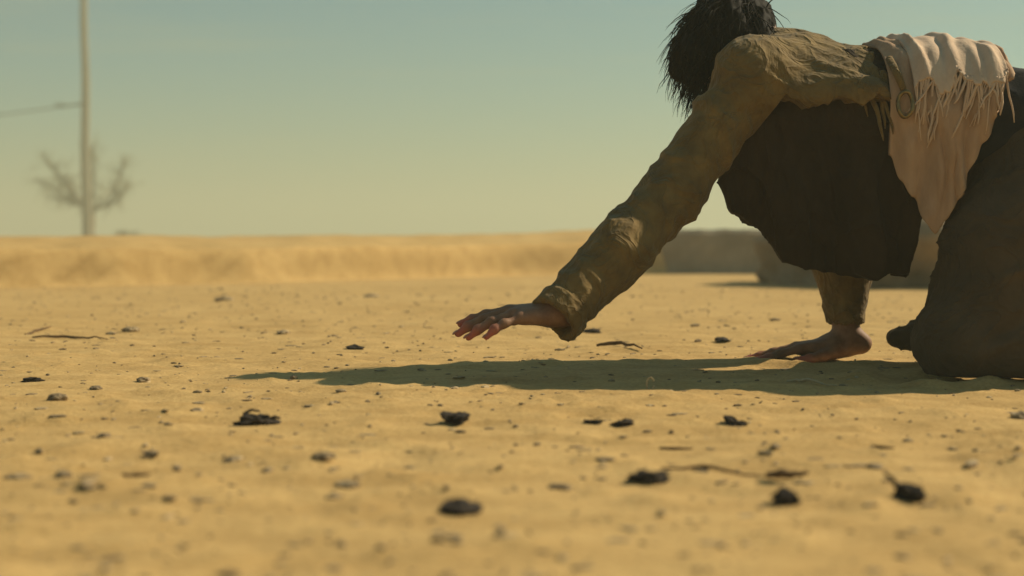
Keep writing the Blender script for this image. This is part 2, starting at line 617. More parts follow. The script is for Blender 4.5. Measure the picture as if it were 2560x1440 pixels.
def dry_bush():
    rnd = random.Random(5)
    by = 38.0 * FAR
    bx = (320 - 1280) * by / 3600
    root = empty('dry_bush', (bx, by, gz(bx, by)))
    root.scale = (FAR, FAR, FAR)
    tag(root, 'small dry arching bush on the bank right of the pole', 'bush')
    m = MB()
    lf = MB()
    for k in range(46):
        a = rnd.uniform(0, 6.28)
        R = rnd.uniform(0.16, 0.44)
        h = rnd.uniform(0.16, 0.33)
        pts = [(R * math.cos(a) * t, R * math.sin(a) * t, h * math.sin(t * 2.3)) for t in (0, 0.25, 0.5, 0.75, 1.0)]
        m.tube(pts, [0.008, 0.007, 0.006, 0.005, 0.003], 4)
        for _ in range(9):
            q = pts[rnd.randint(2, 4)]
            lf.blade(q, (rnd.gauss(0, 1), rnd.gauss(0, 1), rnd.gauss(0.2, 1)), 0.008, rnd.uniform(0.03, 0.07))
    m.build('twigs', M['bark'], root)
    lf.build('foliage', M['leaf'], root)


dry_bush()


# ------------------------------------------------------------------ signed-distance modelling
class Field:
    def __init__(s, lo, hi, h):
        s.lo = np.array(lo, dtype=np.float64); s.h = h
        s.n = np.ceil((np.array(hi) - s.lo) / h).astype(int) + 1
        s.a = np.full(s.n, 0.08, dtype=np.float32)
        s.ax = [s.lo[i] + h * np.arange(s.n[i]) for i in range(3)]

    def win(s, lo, hi):
        i0 = np.clip(np.floor((np.array(lo) - s.lo) / s.h).astype(int), 0, s.n - 1)
        i1 = np.clip(np.ceil((np.array(hi) - s.lo) / s.h).astype(int) + 1, 1, s.n)
        sl = tuple(slice(int(a), int(b)) for a, b in zip(i0, i1))
        X = s.ax[0][sl[0]][:, None, None]; Y = s.ax[1][sl[1]][None, :, None]; Z = s.ax[2][sl[2]][None, None, :]
        return sl, X, Y, Z

    def smin(s, sl, d, k):
        a = s.a[sl]
        if k <= 0:
            s.a[sl] = np.minimum(a, d)
        else:
            h = np.clip(0.5 + 0.5 * (a - d) / k, 0, 1)
            s.a[sl] = a * (1 - h) + d * h - k * h * (1 - h)

    def cone(s, a, b, r1, r2, k=0.02, pad=0.05, carve=False, sy=1.0):
        a = np.array(a, float); b = np.array(b, float)
        R = max(r1, r2) * max(1, 1 / sy) + pad + k
        sl, X, Y, Z = s.win(np.minimum(a, b) - R, np.maximum(a, b) + R)
        ba = b - a; L = float(ba @ ba) + 1e-12
        t = np.clip(((X - a[0]) * ba[0] + (Y - a[1]) * ba[1] + (Z - a[2]) * ba[2]) / L, 0, 1)
        d = np.sqrt((X - a[0] - t * ba[0]) ** 2 + ((Y - a[1] - t * ba[1]) * sy) ** 2 + (Z - a[2] - t * ba[2]) ** 2) - (r1 + (r2 - r1) * t)
        if carve:
            s.a[sl] = np.maximum(s.a[sl], -d)
        else:
            s.smin(sl, d, k)

    def ell(s, c, r, rot=None, k=0.02, pad=0.05, carve=False):
        c = np.array(c, float); r = np.array(r, float)
        R = r.max() + pad + k
        sl, X, Y, Z = s.win(c - R, c + R)
        P = [X - c[0] + 0 * Y + 0 * Z, Y - c[1] + 0 * X + 0 * Z, Z - c[2] + 0 * X + 0 * Y]
        if rot is not None:
            m_ = np.array(rot.to_matrix().transposed())
            P = [m_[i, 0] * P[0] + m_[i, 1] * P[1] + m_[i, 2] * P[2] for i in range(3)]
        k0 = np.sqrt(sum((P[i] / r[i]) ** 2 for i in range(3)))
        k1 = np.sqrt(sum((P[i] / r[i] ** 2) ** 2 for i in range(3))) + 1e-9
        d = k0 * (k0 - 1) / k1
        if carve:
            s.a[sl] = np.maximum(s.a[sl], -d)
        else:
            s.smin(sl, d, k)

    def cut(s, p, n, lo, hi, jag=0.0, seed=0.0):
        """Keep what lies on the far side of the plane (against n), inside the window."""
        sl, X, Y, Z = s.win(lo, hi)
        n = np.array(n, float); n /= np.linalg.norm(n)
        d = (X - p[0]) * n[0] + (Y - p[1]) * n[1] + (Z - p[2]) * n[2]
        if jag:
            d = d + jag * fbm((X + 0 * Y + 0 * Z) * 22 + seed, (Y + 0 * X + 0 * Z) * 30, (Z + 0 * X + 0 * Y) * 30, 3)
        s.a[sl] = np.maximum(s.a[sl], d)

    def panel(s, poly, yc, th, k=0.02, pad=0.04):
        """A hanging cloth: outline in XZ, thickness th about the surface y = yc(x, z)."""
        P = np.array(poly, float)
        lo = [P[:, 0].min() - pad, yc[1], P[:, 1].min() - pad]
        hi = [P[:, 0].max() + pad, yc[2], P[:, 1].max() + pad]
        sl, X, Y, Z = s.win(lo, hi)
        x = X[:, 0, :] + 0 * Z[:, 0, :]; z = Z[:, 0, :] + 0 * X[:, 0, :]
        d = np.full(x.shape, 1e9); sg = np.ones(x.shape)
        n = len(P)
        for i in range(n):
            a = P[i]; b_ = P[i - 1]
            e = b_ - a; wx = x - a[0]; wz = z - a[1]
            t = np.clip((wx * e[0] + wz * e[1]) / (e @ e), 0, 1)
            d = np.minimum(d, (wx - e[0] * t) ** 2 + (wz - e[1] * t) ** 2)
            c1 = z >= a[1]; c2 = z < b_[1]; c3 = e[0] * wz > e[1] * wx
            flip = (c1 & c2 & c3) | (~c1 & ~c2 & ~c3)
            sg = np.where(flip, -sg, sg)
        d2 = (np.sqrt(d) * sg)[:, None, :]
        yy = yc[0](x, z)[:, None, :]
        dy = np.abs(Y - yy) - th
        q = np.minimum(np.maximum(d2, dy), 0) + np.sqrt(np.maximum(d2, 0) ** 2 + np.maximum(dy, 0) ** 2)
        s.smin(sl, q, k)

    def disp(s, fn, band=0.035):
        idx = np.nonzero(np.abs(s.a) < band)
        x = s.ax[0][idx[0]]; y = s.ax[1][idx[1]]; z = s.ax[2][idx[2]]
        s.a[idx] += fn(x, y, z).astype(np.float32)

    def mesh(s):
        a = s.a
        neg = a < 0
        n = a.shape
        c = np.zeros(tuple(k - 1 for k in n), dtype=np.uint8)
        offs = [(i, j, k) for i in (0, 1) for j in (0, 1) for k in (0, 1)]
        for o in offs:
            c += neg[o[0]:n[0] - 1 + o[0], o[1]:n[1] - 1 + o[1], o[2]:n[2] - 1 + o[2]]
        ci = np.nonzero((c > 0) & (c < 8))
        N = len(ci[0])
        vals = np.stack([a[ci[0] + o[0], ci[1] + o[1], ci[2] + o[2]] for o in offs], 1).astype(np.float64)
        acc = np.zeros((N, 3)); cnt = np.zeros(N)
        of = np.array(offs, float)
        for i in range(8):
            for j in range(i + 1, 8):
                if np.abs(of[i] - of[j]).sum() != 1:
                    continue
                m_ = (vals[:, i] < 0) != (vals[:, j] < 0)
                t = vals[m_, i] / (vals[m_, i] - vals[m_, j])
                acc[m_] += of[i] + t[:, None] * (of[j] - of[i])
                cnt[m_] += 1
        P = (np.stack(ci, 1) + acc / cnt[:, None]) * s.h + s.lo
        idx = np.full(c.shape, -1, dtype=np.int32)
        idx[ci] = np.arange(N)
        F = []
        for ax in range(3):
            u, v = (ax + 1) % 3, (ax + 2) % 3
            s0 = [slice(None)] * 3; s1 = [slice(None)] * 3
            s0[ax] = slice(0, n[ax] - 1); s1[ax] = slice(1, n[ax])
            ch = neg[tuple(s0)] != neg[tuple(s1)]
            e = np.stack(np.nonzero(ch), 1)
            ok = (e[:, u] > 0) & (e[:, v] > 0) & (e[:, u] < n[u] - 1) & (e[:, v] < n[v] - 1)
            e = e[ok]
            inside = neg[tuple(e.T)]
            q = []
            for du, dv in ((1, 1), (0, 1), (0, 0), (1, 0)):
                f = e.copy(); f[:, u] -= du; f[:, v] -= dv
                q.append(idx[tuple(f.T)])
            q = np.stack(q, 1)
            q[~inside] = q[~inside][:, ::-1]
            F.append(q)
        return P, np.concatenate(F)


def smooth_mesh(P, F, it=1, lam=0.5):
    for _ in range(it):
        acc = np.zeros_like(P); cnt = np.zeros(len(P))
        for k in range(4):
            for q in ((k + 1) % 4, (k + 3) % 4):
                for c in range(3):
                    acc[:, c] += np.bincount(F[:, k], weights=P[F[:, q], c], minlength=len(P))
                cnt += np.bincount(F[:, k], minlength=len(P))
        P = P + lam * (acc / np.maximum(cnt, 1)[:, None] - P)
    return P


# ------------------------------------------------------------------ the crawling person (faces -X, near side is -Y)
V = Vector
PELVIS = V((1.03, 2.80, 0.40))
CHEST = V((0.56, 2.80, 0.485))
NECK = V((0.49, 2.80, 0.575))
HEAD = V((0.440, 2.805, 0.595))
SH_N, EL_N, WR_N = V((0.440, 2.655, 0.540)), V((0.281, 2.575, 0.317)), V((0.093, 2.445, 0.129))
SH_F, EL_F, WR_F = V((0.560, 2.955, 0.525)), V((0.668, 2.985, 0.300)), V((0.676, 2.965, 0.052))
HIP_N, KN_N, AN_N = V((1.02, 2.70, 0.385)), V((0.775, 2.60, 0.063)), V((1.17, 2.615, 0.046))
HIP_F, KN_F, AN_F = V((1.05, 2.90, 0.385)), V((0.892, 2.965, 0.075)), V((1.22, 2.94, 0.065))

person = empty('person', (0.8, 2.75, 0.0))
tag(person, 'person crawling on hands and knees in a torn olive jacket, one arm reaching left', 'person')


def hand(F, wrist, fwd, dors, thumb_side, bend, spread=1.0, scale=1.0, k=0.006):
    """Adds a hand to the field; returns fingertip and nail frames. fwd: wrist to knuckles; dors: back of the hand."""
    x = V(fwd).normalized()
    z = (V(dors) - x * V(dors).dot(x)).normalized()
    y = z.cross(x).normalized()
    if y.dot(V(thumb_side)) < 0:
        y = -y

    def w(p):
        return wrist + (x * p[0] + y * p[1] + z * p[2]) * scale
    mcp = {'i': (.090, .029, .003), 'm': (.094, .008, .005), 'r': (.088, -.013, .003), 'p': (.079, -.031, -.001)}
    ln = {'i': (.043, .026, .021), 'm': (.047, .030, .022), 'r': (.043, .028, .021), 'p': (.034, .021, .019)}
    rr = {'i': .0093, 'm': .0096, 'r': .0091, 'p': .0080}
    sp = {'i': 9, 'm': 1, 'r': -7, 'p': -16}
    for q in 'imrp':
        st = (.008, mcp[q][1] * 0.55, .000)
        F.cone(w(st), w(mcp[q]), .0150 * scale, .0115 * scale, 0.012, 0.02)
    F.ell(w((.045, 0, -.004)), (.052 * scale, .036 * scale, .014 * scale), Matrix((x, y, z)).transposed().to_quaternion(), 0.012, 0.02)
    F.cone(w((-.03, .0, 0)), w((.02, .0, 0)), .0235 * scale, .0235 * scale, 0.02, 0.03)
    tips = []
    for q in 'imrp':
        p = V(mcp[q]); ang = math.radians(sp[q] * spread); el = 0.0
        r = rr[q]
        for s_ in range(3):
            el += math.radians(bend[q][s_])
            d = V((math.cos(ang) * math.cos(el), math.sin(ang) * math.cos(el), -math.sin(el)))
            p2 = p + d * ln[q][s_]
            F.cone(w(p), w(p2), r * scale, (r - .0008) * scale, 0.004 if s_ else k, 0.012)
            if s_ < 2:                                   # knuckle
                F.ell(w(p2 + V((0, 0, .001))), (.0092 * scale,) * 3, None, 0.004, 0.012)
            r -= .0008
            p = p2
        n_ = V((math.cos(ang) * math.sin(el), math.sin(ang) * math.sin(el), math.cos(el)))
        tips.append((w(p), (x * d.x + y * d.y + z * d.z), (x * n_.x + y * n_.y + z * n_.z), r * scale))
    th = [(.018, .022, -.008), (.052, .047, -.014), (.080, .060, -.017), (.104, .064, -.017)]
    tr = (.0160, .0120, .0105, .0085)
    for i in range(3):
        F.cone(w(th[i]), w(th[i + 1]), tr[i] * scale, tr[i + 1] * scale, 0.010 if i == 0 else 0.004, 0.016)
    F.ell(w(th[2]), (.0112 * scale,) * 3, None, 0.004, 0.012)
    td = (V(th[3]) - V(th[2])).normalized()
    tips.append((w(th[3]), x * td.x + y * td.y + z * td.z, z, .0085 * scale))
    return tips


def build_body():
    F = Field((-0.14, 2.30, -0.012), (1.46, 3.10, 0.745), 0.0036)
    # torso
    F.cone((0.57, 2.745, 0.485), (0.80, 2.745, 0.455), 0.112, 0.098, 0.03)
    F.cone((0.57, 2.855, 0.485), (0.80, 2.855, 0.455), 0.112, 0.098, 0.03)
    F.cone((0.80, 2.745, 0.455), (1.02, 2.735, 0.405), 0.098, 0.112, 0.03)
    F.cone((0.80, 2.855, 0.455), (1.02, 2.865, 0.405), 0.098, 0.112, 0.03)
    # neck, shoulders
    F.cone(CHEST + V((-0.02, 0, 0.05)), NECK, 0.075, 0.056, 0.04)
    F.cone(NECK, HEAD + V((0.03, 0, 0.0)), 0.054, 0.052, 0.03)
    F.cone(V((0.53, 2.76, 0.545)), SH_N, 0.062, 0.052, 0.03)
    F.cone(V((0.55, 2.86, 0.545)), SH_F, 0.062, 0.052, 0.03)
    # arms
    for sh, el, wr in ((SH_N, EL_N, WR_N), (SH_F, EL_F, WR_F)):
        F.cone(sh, el, 0.047, 0.036, 0.03)
        mid = el.lerp(wr, 0.3)
        F.cone(el, mid, 0.036, 0.0375, 0.02)
        F.cone(mid, wr, 0.0375, 0.0245, 0.02)
    # legs and feet
    for hp, kn, an in ((HIP_N, KN_N, AN_N), (HIP_F, KN_F, AN_F)):
        F.cone(hp, kn, 0.090, 0.054, 0.04)
        mid = kn.lerp(an, 0.32)
        F.cone(kn, mid, 0.052, 0.053, 0.02)
        F.cone(mid, an, 0.053, 0.034, 0.02)
        F.cone(an, an + V((0.17, 0.0, -0.022)), 0.036, 0.026, 0.02)
    # head: skull, jaw, brow, nose, lips, ears; face turned down and to the left
    f = V((-0.52, -0.10, -0.85)).normalized()            # facing
    u = V((-0.86, -0.02, 0.52)); u = (u - f * u.dot(f)).normalized()     # crown direction
    s_ = f.cross(u).normalized()
    R = Matrix((s_, f, u)).transposed().to_quaternion()

    def hw(a, b_, c):
        return HEAD + s_ * a + f * b_ + u * c
    F.ell(hw(0, -0.012, 0.022), (0.074, 0.094, 0.084), R, 0.02)
    F.ell(hw(0, 0.030, -0.040), (0.058, 0.060, 0.072), R, 0.025)
    F.cone(hw(0, 0.070, -0.088), hw(0, 0.062, -0.095), 0.020, 0.022, 0.03)          # chin
    for q in (-1, 1):
        F.cone(hw(0.012 * q, 0.084, 0.018), hw(0.044 * q, 0.070, 0.020), 0.010, 0.009, 0.012)   # brow
        F.ell(hw(0.031 * q, 0.086, 0.002), (0.014, 0.012, 0.010), R, 0.004, carve=True)         # eye socket
        F.ell(hw(0.042 * q, 0.066, -0.024), (0.018, 0.018, 0.016), R, 0.012)                    # cheek
        F.ell(hw(0.076 * q, -0.006, -0.006), (0.009, 0.018, 0.030), R, 0.005)                   # ear
    F.cone(hw(0, 0.088, 0.010), hw(0, 0.106, -0.026), 0.0075, 0.011, 0.010)         # nose
    for q in (-1, 1):
        F.ell(hw(0.011 * q, 0.097, -0.030), (0.008, 0.009, 0.007), R, 0.005)
    F.cone(hw(-0.018, 0.087, -0.053), hw(0.018, 0.087, -0.053), 0.0065, 0.0065, 0.006)
    F.cone(hw(-0.015, 0.086, -0.064), hw(0.015, 0.086, -0.064), 0.0075, 0.0075, 0.006)
    # hands
    bn = {'i': (8, 8, 5), 'm': (12, 12, 8), 'r': (12, 14, 8), 'p': (10, 14, 10)}
    bf = {'i': (7, 3, -2), 'm': (7, 3, -2), 'r': (7, 3, -2), 'p': (5, 3, -2)}
    tn = hand(F, WR_N + V((-0.006, -0.002, -0.010)), (-0.975, -0.14, -0.06), (-0.06, -0.12, 0.98), (0, 1, 0), bn, 1.15, 0.97)
    tf = hand(F, WR_F + V((-0.004, 0.0, -0.022)), (-0.985, -0.03, -0.125), (-0.12, 0, 0.98), (0, -1, 0), bf, 1.2)
    F.disp(lambda x, y, z: 0.0008 * fbm(x * 60, y * 60, z * 60, 2), 0.02)
    P, Q = F.mesh()
    P = smooth_mesh(P, Q, 1, 0.4)
    o = mesh_obj('body', P, Q, M['skin'], person, loc=(0, 0, 0))
    # skin colour turns redder towards the fingertips
    fl = np.zeros(len(P))
    for t in tn + tf:
        d = np.linalg.norm(P - np.array(t[0]), axis=1)
        fl = np.maximum(fl, np.clip(1 - (d - 0.008) / 0.026, 0, 1))
    a = o.data.attributes.new('tip_red', 'FLOAT', 'POINT')
    a.data.foreach_set('value', fl.astype(np.float32))
    for t in tn + tf:
        p, d, n_, r = t
        bm = bmesh.new()
        bmesh.ops.create_uvsphere(bm, u_segments=10, v_segments=6, radius=1.0)
        sd = d.cross(n_).normalized()
        mt = Matrix.Translation(p + n_ * r * 0.72 + d * r * 0.25) @ Matrix((d, sd, n_)).transposed().to_4x4() @ Matrix.Diagonal((r * 0.95, r * 0.72, r * 0.34, 1))
        bmesh.ops.transform(bm, matrix=mt, verts=bm.verts)
        for v_ in bm.verts:
            v_.co = bend(v_.co)
        me = bpy.data.meshes.new('fingernail'); bm.to_mesh(me); bm.free()
        me.materials.append(M['nail'])
        me.polygons.foreach_set('use_smooth', [True] * len(me.polygons))
        link(bpy.data.objects.new('fingernail', me), o)
    for q in (-1, 1):
        bm = bmesh.new()
        bmesh.ops.create_uvsphere(bm, u_segments=14, v_segments=10, radius=0.0115)
        bmesh.ops.translate(bm, vec=hw(0.031 * q, 0.0735, 0.002), verts=bm.verts)
        me = bpy.data.meshes.new('eye'); bm.to_mesh(me); bm.free()
        me.materials.append(M['eye'])
        me.polygons.foreach_set('use_smooth', [True] * len(me.polygons))
        link(bpy.data.objects.new('eye', me), o)
    return f, u, s_, hw, R


face_f, face_u, face_s, hw, headR = build_body()


# hair: a mass over the skull plus hanging locks
def build_hair():
    rnd = random.Random(21)
    F = Field((0.20, 2.62, 0.42), (0.62, 2.98, 0.80), 0.0042)
    F.ell(hw(0, -0.026, 0.036), (0.083, 0.092, 0.087), headR, 0.02)
    F.ell(hw(0.060, -0.005, -0.020), (0.036, 0.060, 0.080), headR, 0.03)
    F.ell(hw(-0.060, -0.005, -0.020), (0.036, 0.060, 0.080), headR, 0.03)
    F.ell(hw(0, 0.050, 0.075), (0.070, 0.045, 0.040), headR, 0.03)
    F.disp(lambda x, y, z: 0.010 * fbm(x * 38, y * 38, z * 16, 4, 0.6) , 0.03)
    P, Q = F.mesh()
    o = mesh_obj('hair', P, Q, M['hair'], person, loc=(0, 0, 0))
    m = MB()
    for k in range(1700):
        a = rnd.uniform(0, 6.283)
        b_ = rnd.uniform(-0.35, 1.0)
        cz = math.sqrt(max(0, 1 - b_ * b_))
        p = hw(0.084 * math.cos(a) * cz, -0.02 + 0.092 * math.sin(a) * cz, 0.034 + 0.086 * b_)
        ln = rnd.uniform(0.04, 0.10)
        out = (p - HEAD).normalized()
        d = (out * 0.55 + V((-0.25, 0, -0.8)) + V((rnd.gauss(0, .25), rnd.gauss(0, .25), rnd.gauss(0, .2)))).normalized()
        pts = []
        q = p.copy()
        for s_ in range(6):
            pts.append(q.copy())
            d = (d + V((rnd.gauss(0, .22), rnd.gauss(0, .22), -0.28))).normalized()
            q = q + d * ln / 5
        if min(t.z for t in pts) < 0.455:
            continue
        r = rnd.uniform(0.0005, 0.0015)
        m.tube(pts, [r, r * 1.1, r, r * .8, r * .55, r * .15], 4)
    m.build('hair_lock', M['hair'], o)


build_hair()


def ridge(n, p=2.5):
    return np.clip(1 - np.abs(n) * 1.6, 0, 1) ** p


def cloth_wrinkles(x, y, z, amp=0.006, f=18.0, seed=0.0, along=(0, 0, 1), squash=0.28):
    """Creases running along a direction: sharp outward ridges, warped and broken up."""
    a = np.array(along, float); a /= np.linalg.norm(a)
    wx = x + 0.030 * vnoise(x * 7 + seed, y * 7, z * 7)
    wy = y + 0.030 * vnoise(x * 7 - seed, y * 7 + 9, z * 7)
    wz = z + 0.030 * vnoise(x * 7, y * 7 + 5 + seed, z * 7)
    t = (wx * a[0] + wy * a[1] + wz * a[2]) * (1 - squash)
    px_, py_, pz_ = wx - t * a[0], wy - t * a[1], wz - t * a[2]
    n1 = vnoise(px_ * f + seed, py_ * f, pz_ * f)
    n2 = vnoise(px_ * f * 2.3, py_ * f * 2.3 + seed, pz_ * f * 2.3)
    n3 = vnoise(x * 9 + seed, y * 9, z * 9)
    return -amp * (ridge(n1) * (0.75 + 0.6 * n3) + 0.42 * ridge(n2) - 0.45) + amp * 0.5 * n3


def seg_dist(x, y, z, a, b_):
    ba = b_ - a
    t = ((x - a.x) * ba.x + (y - a.y) * ba.y + (z - a.z) * ba.z) / ba.length_squared
    tc_ = np.clip(t, 0, 1)
    d = np.sqrt((x - a.x - tc_ * ba.x) ** 2 + (y - a.y - tc_ * ba.y) ** 2 + (z - a.z - tc_ * ba.z) ** 2)
    return d, t * ba.length


def build_jacket():
    F = Field((0.02, 2.32, 0.04), (0.86, 3.10, 0.72), 0.0038)
    dn = (WR_N - EL_N).normalized()
    cuff_n = WR_N + dn * 0.034
    cuff_f = EL_F.lerp(WR_F, 0.93)
    for yy in (2.745, 2.855):
        F.cone((0.555, yy, 0.483 if yy < 2.8 else 0.487), (0.79, yy, 0.462), 0.131, 0.122, 0.03)
    F.cone((0.505, 2.612, 0.500), (0.630, 2.606, 0.494), 0.020, 0.014, 0.08)      # the hem stands off the flank
    F.cone((0.52, 2.77, 0.545), SH_N, 0.085, 0.068, 0.05)
    F.cone((0.55, 2.85, 0.545), SH_F, 0.085, 0.070, 0.05)
    F.cone((0.53, 2.80, 0.55), NECK + V((0.005, 0, 0.005)), 0.090, 0.074, 0.03)
    for sh, el, cf, r2 in ((SH_N, EL_N, cuff_n, 0.045), (SH_F, EL_F, cuff_f, 0.036)):
        F.cone(sh, el, 0.064, 0.054, 0.04)
        mid = el.lerp(cf, 0.45)
        ex = (cf - el).normalized() * 0.03
        F.cone(el, mid, 0.055, 0.056, 0.03)
        F.cone(mid, cf + ex, 0.056, r2, 0.03)

    def wr(x, y, z):
        d = cloth_wrinkles(x, y, z, 0.0075, 12.0, 3.0, (0.75, 0, -0.65), 0.35) + cloth_wrinkles(x, y, z, 0.0028, 34.0, 8.0, (0.6, 0, -0.8), 0.3)
        for a, b_, sd in ((SH_N, EL_N, 1.0), (EL_N, cuff_n, 2.0), (SH_F, EL_F, 4.0), (EL_F, cuff_f, 5.0)):
            ds, t = seg_dist(x, y, z, a, b_)
            near = np.clip((0.085 - ds) / 0.03, 0, 1)
            ph = t * 56 + 3.2 * vnoise(x * 14 + sd, y * 14, z * 14) + 16 * (y - a.y)
            ring = (0.55 - 1.6 * np.abs(np.sin(ph * 0.5)) ** 0.7) * np.clip(0.55 + 0.9 * vnoise(x * 8, y * 8 + sd, z * 8), 0, 1.2)
            d = d - near * 0.0055 * ring
            if sd == 2.0:                                    # sewn cuff band
                L_ = (b_ - a).length
                d = d - near * 0.0035 * (t > L_ - 0.034) + near * 0.003 * np.exp(-((t - L_ + 0.036) / 0.003) ** 2)
        return d
    F.disp(wr)
    # cuffs cut open
    F.cut(cuff_n, dn, cuff_n - V((.10, .10, .09)), cuff_n + V((.085, .09, .09)), 0.005, 2.0)
    F.cone(cuff_n - dn * 0.06, cuff_n + dn * 0.04, 0.034, 0.036, 0, 0.01, carve=True)
    n = (cuff_f - EL_F).normalized()
    F.cut(cuff_f, n, cuff_f - V((.08, .08, .06)), cuff_f + V((.08, .09, .05)), 0.006, 5.0)
    F.cone(cuff_f - n * 0.05, cuff_f + n * 0.04, 0.0285, 0.030, 0, 0.01, carve=True)
    # the short jacket ends in a frayed hem along the near flank and at the waist
    sl, X, Y, Z = F.win((0.36, 2.4, 0.30), (0.86, 2.875, 0.60))
    X_, Y_, Z_ = X + 0 * Y + 0 * Z, Y + 0 * X + 0 * Z, Z + 0 * X + 0 * Y
    jag = 0.012 * fbm(X_ * 34, Y_ * 12, Z_ * 10, 3) + 0.010 * np.abs(vnoise(X_ * 70, Y_ * 8, Z_ * 6))
    up = 0.484 + jag - Z_                                   # >0 below the hem
    side = X_ - (0.278 + 0.72 * (Z_ - 0.315) + 0.078)       # >0 behind the sleeve
    F.a[sl] = np.maximum(F.a[sl], np.minimum(np.minimum(up, side), 2.872 - Y_))
    F.cut((0.676, 2.8, 0.46), (1, 0, 0.16), (0.60, 2.4, 0.33), (0.90, 3.1, 0.72), 0.022, 9.0)
    P, Q = F.mesh()
    P = smooth_mesh(P, Q, 2, 0.5)
    return mesh_obj('jacket', P, Q, M['jacket'], person, loc=(0, 0, 0))


jacket = build_jacket()


def build_coat():
    """The dark coat under the jacket, its fronts hanging open towards the ground."""
    F = Field((0.33, 2.52, 0.13), (0.86, 3.05, 0.66), 0.0046)
    for yy in (2.745, 2.855):
        F.cone((0.555, yy, 0.487), (0.79, yy, 0.465), 0.122, 0.112, 0.03)
    F.cone((0.50, 2.74, 0.50), (0.44, 2.70, 0.48), 0.08, 0.06, 0.04)
    poly = [(0.405, 0.47), (0.372, 0.345), (0.395, 0.300), (0.432, 0.272), (0.452, 0.262), (0.497, 0.205), (0.54, 0.185),
            (0.585, 0.178), (0.66, 0.174), (0.728, 0.178), (0.740, 0.225), (0.746, 0.285), (0.735, 0.36), (0.728, 0.45)]
    F.panel(poly, (lambda x, z: 2.655 + 0.018 * np.sin(x * 44 + 5 * z) * np.clip((0.42 - z) / 0.15, 0, 1) + 0.05 * np.clip((0.36 - z) / 0.2, 0, 1) ** 2, 2.55, 2.80), 0.017, 0.03)
    poly2 = [(0.48, 0.46), (0.44, 0.36), (0.50, 0.27), (0.56, 0.235), (0.66, 0.215), (0.72, 0.23), (0.735, 0.31), (0.73, 0.45)]
    F.panel(poly2, (lambda x, z: 2.925 + 0.014 * np.sin(x * 33 + 1.0) * np.clip((0.42 - z) / 0.15, 0, 1), 2.83, 3.02), 0.017, 0.03)
    F.disp(lambda x, y, z: cloth_wrinkles(x, y, z, 0.0115, 15.0, 7.0, (-0.25, 0, 1), 0.16) + cloth_wrinkles(x, y, z, 0.003, 36.0, 5.0, (-0.2, 0, 1), 0.3))
    P, Q = F.mesh()
    P = smooth_mesh(P, Q, 1, 0.4)
    mesh_obj('coat', P, Q, M['coat'], person, loc=(0, 0, 0))


build_coat()


def build_tunic():
    F = Field((0.62, 2.56, 0.26), (1.24, 3.04, 0.60), 0.005)
    for yy in (2.745, 2.855):
        F.cone((0.70, yy, 0.463), (0.84, yy, 0.452), 0.108, 0.108, 0.03)
        F.cone((0.84, yy, 0.452), (1.03, yy - 0.015 if yy < 2.8 else yy + 0.015, 0.402), 0.110, 0.130, 0.03)
    F.disp(lambda x, y, z: cloth_wrinkles(x, y, z, 0.008, 14.0, 13.0, (0.3, 0.2, 1)))
    P, Q = F.mesh()
    P = smooth_mesh(P, Q, 1, 0.4)
    mesh_obj('tunic', P, Q, M['tunic'], person, loc=(0, 0, 0))


build_tunic()


def build_trousers():
    F = Field((0.68, 2.48, -0.004), (1.30, 3.08, 0.52), 0.005)
    for hp, kn, an in ((HIP_N, KN_N, AN_N), (HIP_F, KN_F, AN_F)):
        F.cone(hp, hp.lerp(kn, 0.5), 0.132, 0.114, 0.03)
        F.cone(hp.lerp(kn, 0.5), kn, 0.114, 0.070, 0.03)
        F.cone(kn, kn.lerp(an, 0.4), 0.066, 0.066, 0.02)
        F.cone(kn.lerp(an, 0.4), an, 0.066, 0.052, 0.02)
    F.cone((0.95, 2.69, 0.37), (0.862, 2.645, 0.23), 0.115, 0.098, 0.04)          # loose cloth over the near thigh
    F.cone(KN_F + V((-0.03, -0.01, -0.022)), V((0.765, 2.945, 0.046)), 0.040, 0.020, 0.03)   # slack cloth at the far knee

    def wr(x, y, z):
        d = cloth_wrinkles(x, y, z, 0.012, 10.0, 33.0, (0.75, 0, 0.65), 0.3) + cloth_wrinkles(x, y, z, 0.005, 26.0, 3.0, (0.85, 0, 0.45), 0.3)
        for a, b_ in ((HIP_N, KN_N), (HIP_F, KN_F)):
            ds, t = seg_dist(x, y, z, a, b_)
            d = d + 0.006 * np.sin(t * 40 + 4 * vnoise(x * 9, y * 9, z * 9)) * np.clip((t - 0.18) / 0.2, 0, 1)
        return d
    F.disp(wr)
    F.cut((0, 0, 0.004), (0, 0, -1), (0.6, 2.4, -0.05), (1.4, 3.1, 0.03))
    P, Q = F.mesh()
    P = smooth_mesh(P, Q, 1, 0.4)
    mesh_obj('trousers', P, Q, M['trousers'], person, loc=(0, 0, 0))


build_trousers()


def build_shoe(an):
    F = Field(an + V((-0.05, -0.08, -0.075)), an + V((0.29, 0.08, 0.08)), 0.005)
    F.cone(an + V((0.015, 0, 0)), an + V((0.06, 0, -0.004)), 0.050, 0.047, 0.02)
    F.cone(an + V((0.05, 0, -0.008)), an + V((0.20, 0, -0.022)), 0.043, 0.036, 0.03)
    F.ell(an + V((0.21, 0, -0.024)), (0.045, 0.045, 0.032), None, 0.02)
    F.disp(lambda x, y, z: cloth_wrinkles(x, y, z, 0.003, 30.0, 3.0), 0.02)
    P, Q = F.mesh()
    mesh_obj('shoe', P, Q, M['shoe'], person, loc=(0, 0, 0))


build_shoe(AN_N)
build_shoe(AN_F)


